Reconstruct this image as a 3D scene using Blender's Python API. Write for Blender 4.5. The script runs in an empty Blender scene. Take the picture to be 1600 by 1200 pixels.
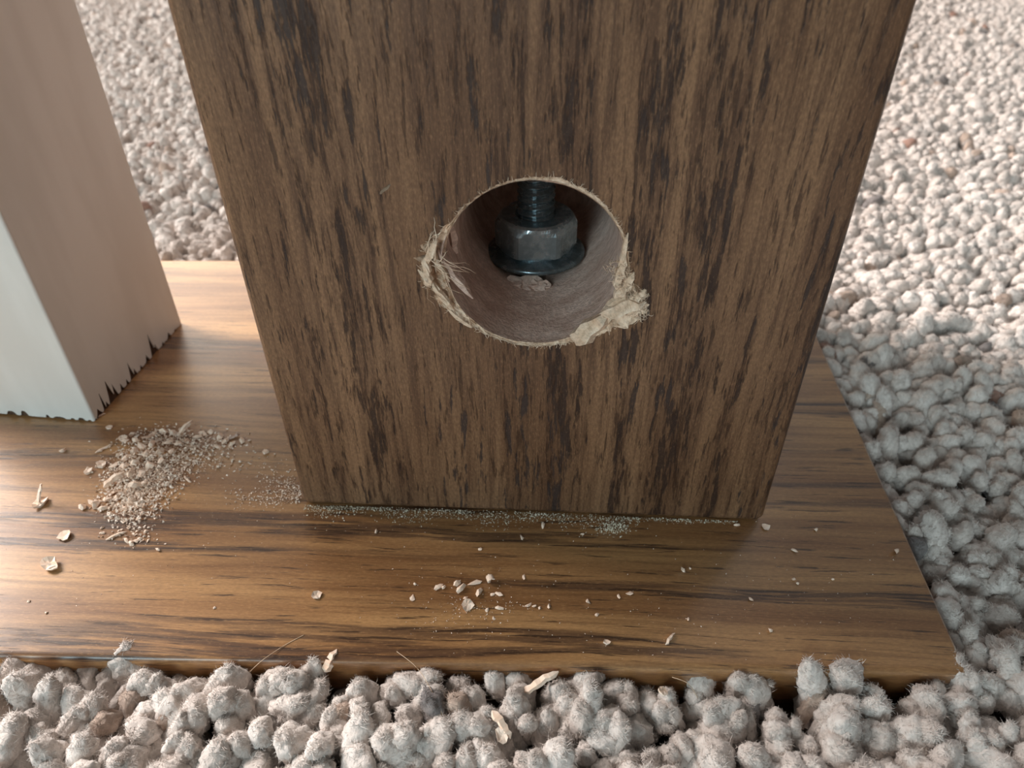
import bpy, bmesh, math, random
import numpy as np
from mathutils import Vector, Matrix, Euler, noise

MM = 0.001
S = bpy.context.scene
COL = S.collection
rng = np.random.default_rng(11)
random.seed(5)

# ------------------------------------------------------------------ camera
CAM_LOC = (0.446, -87.958, 98.303)          # millimetres
CAM_ROT = (0.9076, 0.0120, 0.0261)
F_PX = 1125.3
cam_d = bpy.data.cameras.new('camera')
cam = bpy.data.objects.new('camera', cam_d)
COL.objects.link(cam)
cam.location = [c * MM for c in CAM_LOC]
cam.rotation_euler = CAM_ROT
cam_d.sensor_fit = 'HORIZONTAL'
cam_d.sensor_width = 36
cam_d.lens = F_PX / 1600 * 36
cam_d.clip_start = 0.002
cam_d.clip_end = 50
cam_d.dof.use_dof = True
cam_d.dof.focus_distance = 0.108
cam_d.dof.aperture_fstop = 34
S.camera = cam

# ------------------------------------------------------------------ world, lights, exposure
w = bpy.data.worlds.new('room_light')
S.world = w
w.use_nodes = True
bg = w.node_tree.nodes['Background']
bg.inputs[0].default_value = (0.95, 0.99, 0.97, 1)
bg.inputs[1].default_value = 0.145


def area(name, loc, target, sx, sy, power, col):
    l = bpy.data.lights.new(name, 'AREA')
    l.shape = 'RECTANGLE'
    l.size, l.size_y = sx, sy
    l.energy = power
    l.color = col
    o = bpy.data.objects.new(name, l)
    COL.objects.link(o)
    o.location = loc
    o.rotation_euler = (Vector(target) - Vector(loc)).to_track_quat('-Z', 'Y').to_euler()
    return o


area('window_light_side', (-1.95, 0.85, 1.45), (0.0, 0.1, 0.0), 0.9, 1.0, 132, (1.0, 0.93, 0.89))
area('window_light_back', (-1.25, 1.85, 1.15), (0.0, 0.1, 0.0), 1.5, 1.1, 24, (1.0, 0.88, 0.76))
area('window_light_right', (1.05, 2.1, 1.45), (0.05, 0.0, 0.0), 1.3, 1.0, 10, (1.0, 0.95, 0.97))
area('daylight_front', (-0.85, -1.9, 0.80), (-0.05, 0.0, 0.05), 0.9, 0.8, 24, (0.74, 0.94, 1.0))

S.view_settings.view_transform = 'Standard'
S.view_settings.look = 'None'
S.view_settings.gamma = 1
S.view_settings.use_curve_mapping = False
S.view_settings.exposure = 0.0

# ------------------------------------------------------------------ helpers
_cr = Euler(CAM_ROT, 'XYZ').to_matrix()


def at(u, v, z=0.0):
    """pixel -> point (mm) on the horizontal plane at height z"""
    d = _cr @ Vector(((u - 800) / F_PX, -(v - 600) / F_PX, -1))
    t = (z - CAM_LOC[2]) / d.z
    return Vector(CAM_LOC) + d * t


def mesh_obj(name, verts, faces, mat, parent=None, smooth=True, mats=None, fmat=None):
    me = bpy.data.meshes.new(name)
    me.from_pydata([tuple(float(c) * MM for c in v) for v in verts], [], [tuple(int(i) for i in f) for f in faces])
    for m in (mats or [mat]):
        me.materials.append(m)
    if fmat is not None:
        me.polygons.foreach_set('material_index', np.array(fmat, dtype=np.int32))
    me.polygons.foreach_set('use_smooth', np.full(len(me.polygons), smooth))
    me.update()
    o = bpy.data.objects.new(name, me)
    COL.objects.link(o)
    o.parent = parent
    return o


def empty(name, loc=(0, 0, 0), rot=(0, 0, 0)):
    o = bpy.data.objects.new(name, None)
    o.empty_display_size = 0.01
    COL.objects.link(o)
    o.location = [c * MM for c in loc]
    o.rotation_euler = rot
    return o


def tag(o, label=None, cat=None, group=None, kind=None):
    if label: o['label'] = label
    if cat: o['category'] = cat
    if group: o['group'] = group
    if kind: o['kind'] = kind
    return o


# ------------------------------------------------------------------ node helper
class N:
    def __init__(s, name):
        s.m = bpy.data.materials.new(name)
        s.m.use_nodes = True
        s.t = s.m.node_tree
        s.t.nodes.clear()
        s.out = s.t.nodes.new('ShaderNodeOutputMaterial')

    def n(s, typ, **kw):
        d = s.t.nodes.new('ShaderNode' + typ)
        for k, v in kw.items():
            setattr(d, k, v)
        return d

    def lk(s, a, b):
        s.t.links.new(a, b)

    def val(s, sock, v):
        if hasattr(v, 'is_output') or isinstance(v, bpy.types.NodeSocket):
            s.lk(v, sock)
        else:
            sock.default_value = v

    def coord(s, scale, src=None, loc=(0, 0, 0), rot=(0, 0, 0)):
        if src is None:
            src = s.n('TexCoord').outputs['Object']
        mp = s.n('Mapping')
        s.lk(src, mp.inputs['Vector'])
        mp.inputs['Scale'].default_value = scale
        mp.inputs['Location'].default_value = loc
        mp.inputs['Rotation'].default_value = rot
        return mp.outputs[0]

    def noise(s, vec, scale=1.0, detail=3, rough=0.55, dist=0.0, out=0):
        d = s.n('TexNoise')
        s.lk(vec, d.inputs['Vector'])
        d.inputs['Scale'].default_value = scale
        d.inputs['Detail'].default_value = detail
        d.inputs['Roughness'].default_value = rough
        d.inputs['Distortion'].default_value = dist
        return d.outputs[out]

    def math(s, op, a, b=0.0, c=0.0, clamp=False):
        d = s.n('Math', operation=op)
        d.use_clamp = clamp
        s.val(d.inputs[0], a)
        s.val(d.inputs[1], b)
        s.val(d.inputs[2], c)
        return d.outputs[0]

    def step(s, x, lo, hi, a=0.0, b=1.0):
        d = s.n('MapRange')
        d.interpolation_type = 'SMOOTHSTEP'
        s.val(d.inputs['Value'], x)
        d.inputs['From Min'].default_value = lo
        d.inputs['From Max'].default_value = hi
        d.inputs['To Min'].default_value = a
        d.inputs['To Max'].default_value = b
        return d.outputs[0]

    def mix(s, f, a, b, typ='MIX'):
        d = s.n('Mix', data_type='RGBA', blend_type=typ)
        s.val(d.inputs[0], f)
        s.val(d.inputs[6], a)
        s.val(d.inputs[7], b)
        return d.outputs[2]

    def bump(s, h, strength=0.3, dist=0.0002, nrm=None):
        d = s.n('Bump')
        s.lk(h, d.inputs['Height'])
        d.inputs['Strength'].default_value = strength
        d.inputs['Distance'].default_value = dist
        if nrm is not None:
            s.lk(nrm, d.inputs['Normal'])
        return d.outputs[0]

    def bsdf(s, **kw):
        p = s.n('BsdfPrincipled')
        s.lk(p.outputs[0], s.out.inputs[0])
        for k, v in kw.items():
            s.val(p.inputs[k.replace('_', ' ')], v)
        s.p = p
        return s.m


def rgb(r, g, b):
    f = lambda c: ((c / 255 + 0.055) / 1.055) ** 2.4 if c > 10 else c / 255 / 12.92
    return (f(r), f(g), f(b), 1)


# ------------------------------------------------------------------ materials
def wood_post():
    k = N('dark_stained_oak')
    src = k.n('TexCoord').outputs['Object']
    warp = k.noise(k.coord((45, 45, 14), src), 1.0, 2, 0.5, out=1)
    wv = k.n('VectorMath', operation='MULTIPLY_ADD')
    k.lk(warp, wv.inputs[0])
    wv.inputs[1].default_value = (0.0032, 0.0032, 0.0)
    k.lk(src, wv.inputs[2])
    v = wv.outputs[0]
    tone = k.noise(k.coord((95, 95, 7), v), 1.0, 3, 0.55)
    base = k.mix(k.step(tone, 0.30, 0.70), rgb(114, 82, 58), rgb(150, 114, 84))
    fib = k.noise(k.coord((800, 800, 38), v, (3, 1, 0)), 1.0, 5, 0.72)
    base = k.mix(k.step(fib, 0.40, 0.68, 0.0, 0.72), base, rgb(70, 46, 33))
    fine = k.noise(k.coord((3200, 3200, 60), v, (7, 2, 0)), 1.0, 3, 0.6)
    base = k.mix(k.step(fine, 0.5, 0.75, 0.0, 0.30), base, rgb(146, 112, 82))
    # growth-ring columns in which the big open pores sit
    ring = k.noise(k.coord((175, 175, 3.2), v, (1, 5, 0)), 1.0, 2, 0.5)
    ringm = k.step(ring, 0.44, 0.60)
    dash = k.noise(k.coord((780, 780, 98), v, (2, 8, 0)), 1.0, 5, 0.68)
    dashm = k.step(k.math('ADD', dash, k.math('MULTIPLY', ringm, 0.09)), 0.585, 0.665)
    small = k.noise(k.coord((1500, 1500, 150), v, (4, 4, 3)), 1.0, 4, 0.65)
    smallm = k.step(k.math('ADD', small, k.math('MULTIPLY', ringm, 0.07)), 0.575, 0.66)
    blotch = k.noise(k.coord((60, 60, 26), v, (9, 0, 0)), 1.0, 2, 0.5)
    dark = k.mix(k.step(blotch, 0.45, 0.62), rgb(40, 24, 18), rgb(46, 38, 38))
    c = k.mix(k.math('MULTIPLY', ringm, 0.30), base, rgb(76, 50, 36))
    c = k.mix(k.math('MULTIPLY', smallm, 0.70), c, rgb(46, 27, 18))
    c = k.mix(k.math('MULTIPLY', dashm, 0.88), c, dark)
    mic = k.noise(k.coord((4200, 4200, 1300), src, (1, 1, 1)), 1.0, 3, 0.7)
    c = k.mix(k.step(mic, 0.38, 0.62, 0.34, 0.0), c, rgb(52, 33, 23))
    c = k.mix(k.step(mic, 0.56, 0.72, 0.0, 0.35), c, rgb(168, 132, 100))
    h = k.math('SUBTRACT', k.math('MULTIPLY', k.math('ADD', fib, mic), 0.25), k.math('ADD', dashm, k.math('MULTIPLY', smallm, 0.6)))
    nr = k.bump(h, 0.55, 0.00018)
    ro = k.math('ADD', 0.40, k.math('MULTIPLY', dashm, 0.15))
    return k.bsdf(Base_Color=c, Roughness=ro, Normal=nr, Specular_IOR_Level=0.42, Coat_Weight=0.12, Coat_Roughness=0.38)


def wood_board():
    k = N('golden_stained_oak')
    src = k.n('TexCoord').outputs['Object']
    warp = k.noise(k.coord((10, 34, 34), src, (0.3, 0, 0)), 1.0, 2, 0.5, out=1)
    wv = k.n('VectorMath', operation='MULTIPLY_ADD')
    k.lk(warp, wv.inputs[0])
    wv.inputs[1].default_value = (0.0, 0.008, 0.0)
    k.lk(src, wv.inputs[2])
    v = k.coord((1, 1, 1), wv.outputs[0], rot=(0, 0, 0.03))
    tone = k.noise(k.coord((9, 120, 120), v, (0, 2, 0)), 1.0, 3, 0.55)
    base = k.mix(k.step(tone, 0.33, 0.67), rgb(142, 97, 58), rgb(200, 152, 100))
    fib = k.noise(k.coord((34, 1100, 1100), v, (0, 1, 0)), 1.0, 4, 0.65)
    base = k.mix(k.step(fib, 0.42, 0.70, 0.0, 0.50), base, rgb(104, 66, 38))
    fine = k.noise(k.coord((90, 4200, 4200), v, (2, 5, 0)), 1.0, 2, 0.6)
    base = k.mix(k.step(fine, 0.52, 0.74, 0.0, 0.30), base, rgb(188, 138, 88))
    band = k.noise(k.coord((5.5, 150, 150), v, (1.7, 3.3, 0)), 1.0, 2, 0.5)
    bandm = k.step(band, 0.53, 0.61)
    rag = k.noise(k.coord((48, 900, 900), v, (5, 5, 0)), 1.0, 3, 0.6)
    bandm = k.math('MULTIPLY', bandm, k.step(rag, 0.36, 0.52))
    dash = k.noise(k.coord((70, 1400, 1400), v, (8, 1, 0)), 1.0, 4, 0.65)
    dashm = k.step(k.math('ADD', dash, k.math('MULTIPLY', bandm, 0.07)), 0.585, 0.66)
    c = k.mix(k.math('MULTIPLY', bandm, 0.72), base, rgb(70, 46, 36))
    c = k.mix(k.math('MULTIPLY', dashm, 0.8), c, rgb(44, 25, 14))
    mic = k.noise(k.coord((1000, 4600, 4600), src, (1, 1, 1)), 1.0, 3, 0.7)
    c = k.mix(k.step(mic, 0.36, 0.60, 0.24, 0.0), c, rgb(80, 50, 28))
    c = k.mix(k.step(mic, 0.56, 0.72, 0.0, 0.40), c, rgb(206, 160, 110))
    h = k.math('SUBTRACT', k.math('MULTIPLY', k.math('ADD', fib, mic), 0.3), k.math('ADD', dashm, k.math('MULTIPLY', bandm, 0.3)))
    nr = k.bump(h, 0.35, 0.00012)
    return k.bsdf(Base_Color=c, Roughness=0.42, Normal=nr, Specular_IOR_Level=0.5, Coat_Weight=0.85, Coat_Roughness=0.30)


def raw_wood(name, a, b, rough=0.85, bump=0.0004):
    k = N(name)
    src = k.n('TexCoord').outputs['Object']
    t1 = k.noise(k.coord((260, 260, 90), src), 1.0, 4, 0.65)
    t2 = k.noise(k.coord((1800, 1800, 700), src), 1.0, 3, 0.65)
    c = k.mix(k.step(t1, 0.32, 0.68), a, b)
    c = k.mix(k.step(t2, 0.35, 0.6, 0.4, 0.0), c, tuple(x * 0.55 for x in a[:3]) + (1,))
    h = k.math('ADD', t1, t2)
    return k.bsdf(Base_Color=c, Roughness=rough, Normal=k.bump(h, 0.5, bump), Specular_IOR_Level=0.2)


def paint():
    k = N('white_paint')
    src = k.n('TexCoord').outputs['Object']
    t = k.noise(k.coord((90, 90, 25), src), 1.0, 3, 0.5)
    g = k.noise(k.coord((900, 900, 500), src), 1.0, 2, 0.5)
    c = k.mix(k.step(t, 0.35, 0.65), rgb(222, 220, 214), rgb(232, 231, 226))
    return k.bsdf(Base_Color=c, Roughness=0.5, Normal=k.bump(g, 0.12, 0.0001))


def steel(name='blackened_steel', a=rgb(96, 108, 112), b=rgb(126, 140, 146), met=0.8):
    k = N(name)
    src = k.n('TexCoord').outputs['Object']
    t = k.noise(k.coord((500, 500, 500), src), 1.0, 4, 0.6)
    c = k.mix(k.step(t, 0.4, 0.62), a, b)
    return k.bsdf(Base_Color=c, Roughness=k.step(t, 0.3, 0.7, 0.36, 0.24), Metallic=met, Normal=k.bump(t, 0.15, 0.0001))


def yarn():
    k = N('carpet_yarn')
    src = k.n('TexCoord').outputs['Object']
    at_ = k.n('Attribute', attribute_name='tint', attribute_type='INSTANCER')
    t = k.noise(k.coord((1500, 1500, 700), src), 1.0, 4, 0.7)
    c = k.mix(k.step(t, 0.3, 0.7, 0.28, 0.0), at_.outputs['Color'], rgb(96, 84, 76))
    return k.bsdf(Base_Color=c, Roughness=0.95, Normal=k.bump(t, 0.6, 0.0003), Specular_IOR_Level=0.1, Sheen_Weight=0.25, Sheen_Roughness=0.5)


def backing():
    k = N('carpet_backing')
    src = k.n('TexCoord').outputs['Object']
    t = k.noise(k.coord((260, 260, 260), src), 1.0, 4, 0.6)
    c = k.mix(k.step(t, 0.35, 0.65), rgb(88, 76, 68), rgb(186, 172, 160))
    return k.bsdf(Base_Color=c, Roughness=1.0, Normal=k.bump(t, 1.0, 0.003), Specular_IOR_Level=0.1)


def plain(name, c, rough=0.8, c2=None, sc=600):
    k = N(name)
    src = k.n('TexCoord').outputs['Object']
    t = k.noise(k.coord((sc, sc, sc), src), 1.0, 3, 0.6)
    col = k.mix(k.step(t, 0.35, 0.65), c, c2 or tuple(min(1, x * 1.25) for x in c[:3]) + (1,))
    return k.bsdf(Base_Color=col, Roughness=rough, Specular_IOR_Level=0.2)


M_POST = wood_post()
M_BOARD = wood_board()
M_BORE = raw_wood('bored_raw_oak', rgb(198, 168, 152), rgb(230, 206, 192))
M_TORN = raw_wood('torn_pale_oak', rgb(216, 186, 158), rgb(246, 226, 204), bump=0.0006)
M_CHIP = plain('pale_wood_chip', rgb(236, 206, 182), 0.8, rgb(250, 230, 212))
M_DUST = plain('fine_sawdust', rgb(238, 216, 196), 0.9, rgb(252, 238, 224))
M_GREYDUST = plain('grey_dust', rgb(206, 196, 174), 0.95, rgb(238, 230, 212))
M_PAINT = paint()
M_CORE = plain('dark_wood_core', rgb(66, 50, 40), 0.8, rgb(92, 72, 58))
M_STEEL = steel()
M_NICK = plain('bruised_oak', rgb(128, 110, 92), 0.7, rgb(156, 138, 120))
M_NUT = steel('lightened_steel', rgb(150, 164, 170), rgb(184, 198, 204), 0.9)  # paler than the rod: colour lightened to brighten the front facet's reflection
M_YARN = yarn()
M_BACK = backing()
M_HAIR = plain('pale_hair', rgb(196, 172, 146), 0.5)

# ------------------------------------------------------------------ floor
fl = mesh_obj('floor', [(-1800, -1500, -13), (1800, -1500, -13), (1800, 2200, -13), (-1800, 2200, -13)], [(0, 1, 2, 3)], M_BACK)
tag(fl, 'carpet backing of the room floor', 'floor', kind='structure')

# ------------------------------------------------------------------ board
YF, YB, XR, DE, XL = -29.73, 95.0, 64.14, 0.0532, -700.0


def right_edge(y):
    return XR + DE * (y - YF)


def build_board():
    # cross-section profile in (y, z) with a rounded arris, swept along x; right end slightly skewed
    th, r = 13.0, 1.0
    prof = [(YF, -th), (YF, -r - 0.3)]
    for i in range(7):
        a = math.pi - i * math.pi / 2 / 6
        prof.append((YF + r + r * math.cos(a), -r + r * math.sin(a)))
    prof += [(YF + r + 0.1, 0.0), (YF + r + 0.5, 0.0), (YB - 1.5, 0.0), (YB - 1.1, 0.0)]
    for i in range(5):
        a = math.pi / 2 - i * math.pi / 2 / 4
        prof.append((YB - 1.0 + 1.0 * math.cos(a), -1.0 + 1.0 * math.sin(a)))
    prof.append((YB, -th))
    nx = [0.0, 0.25, 0.5, 0.75, 1.0]
    vs, fs = [], []
    n = len(prof)
    for t in nx:
        for (y, z) in prof:
            xr = right_edge(y) - 0.5
            vs.append((XL + (xr - XL) * t, y, z))
    # small bevel at the right end
    for (y, z) in prof:
        vs.append((right_edge(y), min(max(y, YF + 0.4), YB - 0.4), min(z, -0.45)))
    cols = len(nx) + 1
    for c in range(cols - 1):
        for i in range(n - 1):
            a = c * n + i
            fs.append((a, a + 1, a + n + 1, a + n))
    fs.append(tuple((cols - 1) * n + i for i in range(n)))
    fs.append(tuple(reversed(range(n))))
    fs.append(tuple(c * n for c in range(cols)) + tuple(c * n + n - 1 for c in reversed(range(cols))))
    o = mesh_obj('base_board', vs, fs, M_BOARD, smooth=False)
    for p in o.data.polygons:
        p.use_smooth = len(p.vertices) == 4 and abs(p.normal.x) < 0.5
    return o


board = build_board()
tag(board, 'golden brown stained oak board lying flat on the carpet under the post', 'board')

# ------------------------------------------------------------------ newel post with bored hole
W, DP, HP = 41.5, 83.0, 1000.0
HC = (0.6, 49.4)           # hole centre on the face (x, z)
HR = 12.55
TILT = math.tan(math.radians(7))
post = empty('newel_post', (0, 0, 0.3), (-0.002, 0.0004, -0.0351))
tag(post, 'dark stained square oak newel post with a bored hole in its face', 'post')

TAB = [(0, 13.0), (20, 12.95), (40, 13.1), (60, 13.2), (75, 13.3), (90, 13.1), (110, 12.85), (130, 12.8), (148, 13.0), (158, 14.0), (168, 15.2),
       (180, 15.9), (190, 15.6), (200, 15.0), (210, 14.0), (222, 13.3), (240, 13.0), (262, 13.0), (280, 13.1), (297, 13.4), (310, 14.1), (322, 15.2),
       (331, 17.0), (337, 18.0), (342, 17.2), (348, 15.2), (354, 13.6), (360, 13.0)]
NA = 240


def ro(deg):
    return float(np.interp(deg % 360, [a for a, _ in TAB], [b for _, b in TAB]))


jag = rng.normal(0, 1, NA)
jag = 0.6 * jag + 0.4 * np.roll(jag, 1)
ROUT = []
for i in range(NA):
    d = i * 360 / NA
    r = ro(d)
    ROUT.append(max(HR + 0.12, r + jag[i] * (0.07 + 0.16 * (r - 12.75))))


def build_post():
    b = 1.3
    vs, fs = [], []

    def V(x, y, z):
        vs.append((x, y, z))
        return len(vs) - 1
    x0, x1, z0, z1 = -W + b, W - b, 0.9, 112.0
    inner, mid, outer = [], [], []
    for i in range(NA):
        a = i * 2 * math.pi / NA
        ca, sa = math.cos(a), math.sin(a)
        r = ROUT[i]
        inner.append(V(HC[0] + r * ca, 0, HC[1] + r * sa))
        mid.append(V(HC[0] + 21 * ca, 0, HC[1] + 21 * sa))
        t = min(((x1 if ca > 0 else x0) - HC[0]) / ca if abs(ca) > 1e-9 else 1e9,
                ((z1 if sa > 0 else z0) - HC[1]) / sa if abs(sa) > 1e-9 else 1e9)
        outer.append(V(HC[0] + t * ca, 0, HC[1] + t * sa))
    for i in range(NA):
        j = (i + 1) % NA
        fs.append((inner[i], mid[i], mid[j], inner[j]))
        fs.append((mid[i], outer[i], outer[j], mid[j]))
    # corner triangles missed by the ray fan
    for cx, cz in ((x0, z0), (x1, z0), (x1, z1), (x0, z1)):
        c = V(cx, 0, cz)
        a = math.atan2(cz - HC[1], cx - HC[0]) % (2 * math.pi)
        i = int(a / (2 * math.pi) * NA)
        fs.append((outer[i], c, outer[(i + 1) % NA]))
    q = [V(x0, 0, z1), V(x1, 0, z1), V(x1, 0, HP - 1.5), V(x0, 0, HP - 1.5)]
    fs.append(tuple(q))
    # rounded square outline, starting at the right end of the front flat
    out = []
    for cx, cy, a0 in ((W - b, b, -90), (W - b, DP - b, 0), (-W + b, DP - b, 90), (-W + b, b, 180)):
        for k in range(6):
            a = math.radians(a0 + k * 18)
            out.append((cx + b * math.cos(a), cy + b * math.sin(a)))
    n = len(out)
    cx, cy = 0, DP / 2
    loops = []
    for z, ins in ((0.0, 0.8), (0.25, 0.25), (0.9, 0.0), (HP - 1.5, 0.0), (HP, 1.5)):
        loops.append([V(cx + (x - cx) * (1 - ins / W), cy + (y - cy) * (1 - ins / W), z) for x, y in out])
    for li in range(4):
        for k in range(n):
            if li == 2 and k == n - 1:
                continue            # the front flat is the bored plate above
            j = (k + 1) % n
            fs.append((loops[li][k], loops[li][j], loops[li + 1][j], loops[li + 1][k]))
    fs.append(tuple(loops[-1]))
    fs.append(tuple(reversed(loops[0])))
    return mesh_obj('shaft', vs, fs, M_POST, post, smooth=False)


build_post()


def hole_pt(r, a, y):
    return (HC[0] + r * math.cos(a), y, HC[1] + r * math.sin(a) - TILT * max(0, y))


def build_bore():
    ys = [0.15, 0.5, 0.9, 1.4, 2, 3, 4, 5.5, 7, 9, 11, 13, 16, 19, 22, 26, 30, 34, 38, 42, 46, 50, 54, 58]
    na = 140
    # smooth tool marks plus roughness
    g = rng.normal(0, 1, (len(ys), na))
    g = (g + np.roll(g, 1, 1) + np.roll(g, -1, 1)) / 3
    vs, fs = [], []
    for i, y in enumerate(ys):
        for k in range(na):
            a = k * 2 * math.pi / na
            r = HR - 0.03 + 0.07 * g[i, k] + 0.05 * math.sin(y * 2.1 + a)
            # ragged bite out of the left wall
            dg = math.degrees(a)
            bite = max(0, 1 - abs(dg - 172) / 22) * max(0, 1 - abs(y - 6) / 7)
            r += 2.2 * bite
            vs.append(hole_pt(r, a, y))
    for i in range(len(ys) - 1):
        for k in range(na):
            j = (k + 1) % na
            fs.append((i * na + k, i * na + j, (i + 1) * na + j, (i + 1) * na + k))
    vs.append(hole_pt(0, 0, 59))
    c = len(vs) - 1
    L = (len(ys) - 1) * na
    for k in range(na):
        fs.append((L + k, L + (k + 1) % na, c))
    return mesh_obj('bore_wall', vs, fs, M_BORE, post)


build_bore()


def build_rim():
    nl = 7
    vs, fs = [], []
    g = rng.normal(0, 1, (nl + 1, NA))
    g = (g + 0.6 * np.roll(g, 1, 1) + 0.6 * np.roll(g, -1, 1)) / 1.6
    for l in range(nl + 1):
        t = l / nl
        for i in range(NA):
            a = i * 2 * math.pi / NA
            wd = ROUT[i] - HR
            r = ROUT[i] + (HR - 0.02 - ROUT[i]) * t
            dep = min(2.6, 0.25 + 0.55 * wd) * (t ** 0.6)
            if 0 < l < nl:
                dep += g[l, i] * min(0.42, 0.05 + 0.13 * wd)
                # fuzzy pale rags stand proud of the right-hand tear
                if 318 < i * 360 / NA < 350:
                    dep -= 1.3 * math.sin(math.pi * t) * abs(g[l, i]) ** 0.5
            vs.append(hole_pt(r, a, dep if l else -0.02))
    for l in range(nl):
        for i in range(NA):
            j = (i + 1) % NA
            fs.append((l * NA + i, l * NA + j, (l + 1) * NA + j, (l + 1) * NA + i))
    return mesh_obj('torn_rim', vs, fs, M_TORN, post, smooth=False)


build_rim()


def tube(pts, rad, seg=5):
    """vertices/faces of a tapered tube along pts (list of Vector)"""
    vs, fs = [], []
    n = len(pts)
    for i, p in enumerate(pts):
        d = (pts[min(i + 1, n - 1)] - pts[max(i - 1, 0)]).normalized()
        u = d.orthogonal().normalized()
        v = d.cross(u)
        r = rad(i / (n - 1)) if callable(rad) else rad
        for k in range(seg):
            a = 2 * math.pi * k / seg
            q = p + (u * math.cos(a) + v * math.sin(a)) * r
            vs.append(tuple(q))
    for i in range(n - 1):
        for k in range(seg):
            j = (k + 1) % seg
            fs.append((i * seg + k, i * seg + j, (i + 1) * seg + j, (i + 1) * seg + k))
    fs.append(tuple(reversed(range(seg))))
    fs.append(tuple((n - 1) * seg + k for k in range(seg)))
    return vs, fs


def merge(parts):
    V, F = [], []
    for v, f in parts:
        o = len(V)
        V += list(v)
        F += [tuple(i + o for i in q) for q in f]
    return V, F


def shard(L, Wd, T, seed, bend=0.0, nseg=6):
    """a split sliver of wood: pointed, faceted, bent"""
    r = random.Random(seed)
    vs, fs = [], []
    for i in range(nseg + 1):
        t = i / nseg
        wdt = Wd * (1 - abs(2 * t - 0.75) ** 2.2 * 0.42) * (0.8 + 0.4 * r.random()) * (0.25 if i in (0, nseg) else 1)
        th = T * (0.6 + 0.7 * r.random()) * (0.3 if i in (0, nseg) else 1)
        x = (t - 0.5) * L
        y0 = (r.random() - 0.5) * Wd * 0.3
        z0 = bend * (1 - (2 * t - 1) ** 2) + (r.random() - 0.5) * T * 0.5
        for (sy, sz) in ((-1, -1), (1, -1), (0.8, 1), (-0.7, 1)):
            vs.append((x, y0 + sy * wdt / 2, z0 + sz * th / 2))
    for i in range(nseg):
        for k in range(4):
            j = (k + 1) % 4
            fs.append((i * 4 + k, i * 4 + j, i * 4 + 4 + j, i * 4 + 4 + k))
    fs.append((3, 2, 1, 0))
    fs.append(tuple(nseg * 4 + k for k in range(4)))
    return vs, fs


# splinters and strands hanging in the hole (parts of the post)
def post_part(name, vf, loc, rot, mat):
    o = mesh_obj(name, vf[0], vf[1], mat, post, smooth=False)
    o.location = [c * MM for c in loc]
    o.rotation_euler = [math.radians(r) for r in rot]
    return o


post_part('splinter', shard(9.5, 1.7, 0.7, 3), (-10.6, 1.6, 47.2), (20, 62, 12), M_BORE)['label'] = 'brown splinter hanging in the left of the hole'
post_part('splinter', shard(6.5, 1.6, 0.6, 8), (-12.6, 0.9, 49.6), (10, 70, 0), M_TORN)
post_part('splinter', shard(8.0, 2.0, 0.9, 12), (-11.6, 5.2, 52.5), (0, 75, 25), M_BORE)
post_part('splinter', shard(5.0, 1.4, 0.5, 21), (-14.0, 0.2, 47.0), (0, 50, 10), M_TORN)
post_part('torn_chunk', shard(8.0, 3.0, 1.9, 33, 0.4), (9.0, 0.3, 39.4), (70, -52, -8), M_TORN)['label'] = 'pale torn chunk at the lower right of the hole'
post_part('torn_chunk', shard(6.5, 2.4, 1.5, 35, 0.3), (13.3, -0.2, 43.6), (80, -20, 0), M_TORN)
for (sx_, sz_, L_, W_, a_, sd_) in ((12.6, 52.4, 5.5, .9, 82, 101), (12.5, 49.2, 6.0, 1.5, 82, 102), (13.3, 46.6, 5.5, 2.0, 68, 103), (14.6, 44.6, 5.0, 1.9, 55, 104), (11.6, 42.8, 6.5, 2.2, 50, 105),
                                  (15.4, 43.2, 3.6, 1.5, 30, 106), (-13.6, 51.6, 4.6, 1.2, 60, 108), (-14.4, 48.4, 5.0, 1.3, 95, 109), (-12.4, 44.6, 6.0, .9, 120, 110),
                                  (-10.2, 41.0, 5.0, .7, 138, 111)):
    post_part('splinter', shard(L_, W_, .7, sd_, .25, 7), (sx_, .15, sz_), (90, -a_, 0), M_TORN)


o = post_part('nick', shard(2.2, .5, .2, 131, .1), (-18.8, 0.04, 60.6), (90, -38, 0), M_NICK)
o['label'] = 'small pale nick in the post face left of the hole'


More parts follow.
